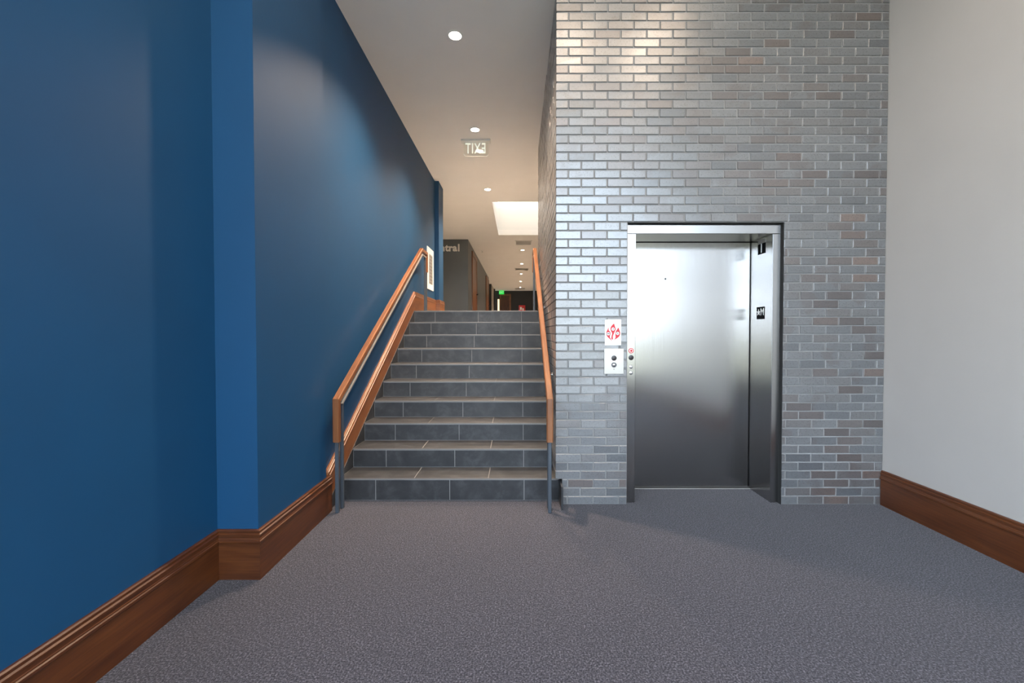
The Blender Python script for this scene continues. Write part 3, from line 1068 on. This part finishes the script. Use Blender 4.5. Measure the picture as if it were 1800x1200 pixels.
# ceiling grilles
for x0, x1, y0, y1, lab in ((-.08, .43, 12.45, 13.05, 'square white ceiling grille beside the light well'),
                            (-.13, .48, 17.8, 18.4, 'white louvred ceiling grille midway along the corridor'),
                            (-.18, .46, 26.0, 26.6, 'white louvred ceiling grille close to the corridor end wall')):
    g = thing('ceiling_grille', lab, 'vent', ((x0 + x1) / 2, y0, CEIL), 'ceiling grilles')
    fr = MB()
    fr.box(x0, x1, y0, y0 + .03, CEIL - .012, CEIL)
    fr.box(x0, x1, y1 - .03, y1, CEIL - .012, CEIL)
    fr.box(x0, x0 + .03, y0 + .03, y1 - .03, CEIL - .012, CEIL)
    fr.box(x1 - .03, x1, y0 + .03, y1 - .03, CEIL - .012, CEIL)
    obj('grille_frame', fr, M['white'], g)
    obj('grille_backing', MB().box(x0 + .03, x1 - .03, y0 + .03, y1 - .03, CEIL - .003, CEIL - .0005), M['vent_back'], g)
    for q in range(9):
        yy = y0 + .06 + q * (y1 - y0 - .12) / 8
        obj('slat', MB().add([(x0 + .03, yy - .02, CEIL - .010), (x1 - .03, yy - .02, CEIL - .010), (x1 - .03, yy + .018, CEIL - .004), (x0 + .03, yy + .018, CEIL - .004),
                              (x0 + .03, yy - .02, CEIL - .008), (x1 - .03, yy - .02, CEIL - .008), (x1 - .03, yy + .018, CEIL - .002), (x0 + .03, yy + .018, CEIL - .002)],
                             [(0, 3, 2, 1), (4, 5, 6, 7), (0, 1, 5, 4), (1, 2, 6, 5), (2, 3, 7, 6), (3, 0, 4, 7)]), M['white'], g)

# hanging exit sign, seen from behind
ex = thing('exit_sign', 'clear acrylic exit sign hanging over the stairs, lettering seen reversed', 'sign', (-.585, 5.98, CEIL))
XC, YE = -.585, 5.98
obj('ceiling_mount', MB().cbox(XC - .205, XC + .205, YE - .055, YE + .055, CEIL - .022, CEIL, .006), M['white'], ex)
ol = []
hw, zt, zb, rr = .174, CEIL - .022, CEIL - .222, .035
for cx, cz, a0 in ((-hw + rr, zb + rr, math.pi), (hw - rr, zb + rr, 1.5 * math.pi)):
    for q in range(7):
        t = a0 + q / 6 * math.pi / 2
        ol.append((cx + rr * math.cos(t), cz + rr * math.sin(t)))
ol += [(hw, zt), (-hw, zt)]
obj('acrylic_panel', MB().poly(ol, (XC, YE + .004, 0), (1, 0, 0), (0, 0, 1), .008), M['acrylic'], ex)
edge = MB()
inn = [((p[0]) * .975, (p[1] - (zt + zb) / 2) * .955 + (zt + zb) / 2) for p in ol]
a = [(XC + p[0], YE - .0045, p[1]) for p in ol[:14]]
b_ = [(XC + p[0], YE - .0045, min(p[1], zt)) for p in inn[:14]]
for q in range(13):
    edge.loft([[a[q], a[q + 1], b_[q + 1], b_[q]], [(v[0], YE + .0045, v[2]) for v in (a[q], a[q + 1], b_[q + 1], b_[q])]])
obj('panel_edge', edge, M['letter'], ex)
for q, ch in enumerate('EXIT'):
    xo = (-.108, -.020, .050, .112)[q]
    text_mesh('letter', ch, .205, (XC - xo, YE + .006, (zt + zb) / 2 + .012), (-1, 0, 0), (0, 0, 1), M['exit_letter'], ex, .003, .002, xscale=.62)

# sprinkler head
sp = thing('sprinkler_head', 'tiny sprinkler head on the corridor ceiling near the lettered wall', 'sprinkler', (-1.17, 14.0, CEIL))
obj('escutcheon', MB().disc((-1.17, 14.0, CEIL), (1, 0, 0), (0, -1, 0), [(.045, -.001), (.045, .006), (.02, .015)], 16), M['white'], sp)
obj('deflector', MB().disc((-1.17, 14.0, CEIL), (1, 0, 0), (0, -1, 0), [(.012, .012), (.012, .045), (.03, .047), (.03, .05)], 12), M['chrome'], sp)

# ------------------------------------------------------------------ corridor fittings
# wall lettering; only its last letters clear the blue pilaster
wt = thing('wall_lettering', 'white raised letters high on the slate corridor wall', 'lettering', (-2.2, 12.3, 3.7))
adv = {'C': .185, 'e': .150, 'n': .150, 't': .108, 'r': .105, 'a': .147, 'l': .075}
word = 'Central'
xe = -1.67
xs, tot = [], sum(adv[c] for c in word)
x = xe - tot
for c in word:
    xs.append(x + adv[c] / 2)
    x += adv[c]
for c, x in zip(word, xs):
    cu_size = .285
    o = text_mesh('letter', c, cu_size, (x, 12.289, 0), (1, 0, 0), (0, 0, 1), M['letter'], wt, .02, .009)
    # sit every letter on one baseline
    zs = [v.co.z for v in o.data.vertices]
    base = 3.70
    dz = base - min(zs)
    for v in o.data.vertices:
        v.co.z += dz

# tall wooden doors in the left corridor wall
for i, (y0, y1, lab) in enumerate(((13.25, 14.75, 'tall glossy wooden door next to the white wall lettering'),
                                   (19.0, 20.8, 'tall wooden door further along the slate corridor wall'))):
    d = thing('door_%d' % (i + 1), lab, 'door', (-1.44, y0, Z_LAND))
    struct(d, lab, 'door')
    ztop = 3.90
    fr = MB()
    fr.box(-1.45, -1.405, y0, y0 + .12, Z_LAND, ztop)
    fr.box(-1.45, -1.405, y1 - .12, y1, Z_LAND, ztop)
    fr.box(-1.45, -1.405, y0 + .12, y1 - .12, ztop - .12, ztop)
    obj('door_frame', fr, M['oak'], d, (0, 0, 1))
    lf = obj('door_leaf', MB().box(-1.45, -1.418, y0 + .125, y1 - .125, Z_LAND + .01, ztop - .125), M['oak'], d, (0, 0, 1))
    obj('door_handle', MB().tube([(-1.418, y1 - .2, Z_LAND + .98), (-1.36, y1 - .2, Z_LAND + .98), (-1.36, y1 - .34, Z_LAND + .98)], .016, 8), M['black'], lf)

# door in the end wall with a lit side light
YW = 27.7
d = thing('door_3', 'dark wooden door in the corridor end wall', 'door', (-.85, YW, Z_LAND))
struct(d, 'dark wooden door in the corridor end wall', 'door')
fr = MB()
fr.box(-1.18, -1.10, YW - .04, YW + .01, Z_LAND, 3.84)
fr.box(-.54, -.44, YW - .04, YW + .01, Z_LAND, 3.84)
fr.box(-1.10, -.54, YW - .04, YW + .01, 3.74, 3.84)
obj('door_frame', fr, M['oak'], d, (0, 0, 1))
obj('door_leaf', MB().box(-1.095, -.545, YW - .025, YW + .01, Z_LAND + .01, 3.735), M['wood'], d, (0, 0, 1))
sl_ = obj('side_light', MB().box(-1.31, -1.20, YW - .03, YW + .01, Z_LAND, 3.50), M['amber'], d, (0, 0, 1))

es = thing('corridor_exit_sign', 'small green lit exit sign above the end wall door', 'sign', (-1.05, 27.2, CEIL))
obj('sign_face', MB().cbox(-1.20, -.88, 27.18, 27.22, CEIL - .27, CEIL - .03, .004), M['exit_green'], es)
obj('hanger', MB().box(-1.06, -1.02, 27.19, 27.21, CEIL - .03, CEIL), M['white'], es)
text_mesh('letters', 'EXIT', .17, (-1.04, 27.179, CEIL - .15), UX, WZ, M['letter'], es, .003, .002, xscale=.8)

rb = thing('red_cabinet', 'bright red cabinet with white markings on the corridor end wall', 'cabinet', (.28, YW, 2.3))
obj('cabinet_body', MB().cbox(.07, .50, YW - .18, YW, 2.30, 3.10, .01), M['redbox'], rb)
obj('cabinet_door', MB().cbox(.10, .47, YW - .195, YW - .18, 2.33, 3.07, .004), M['redbox'], rb)
obj('white_label', MB().box(.15, .27, YW - .198, YW - .194, 2.80, 2.98), M['paper'], rb)
obj('white_label', MB().box(.30, .40, YW - .198, YW - .194, 2.76, 2.90), M['paper'], rb)
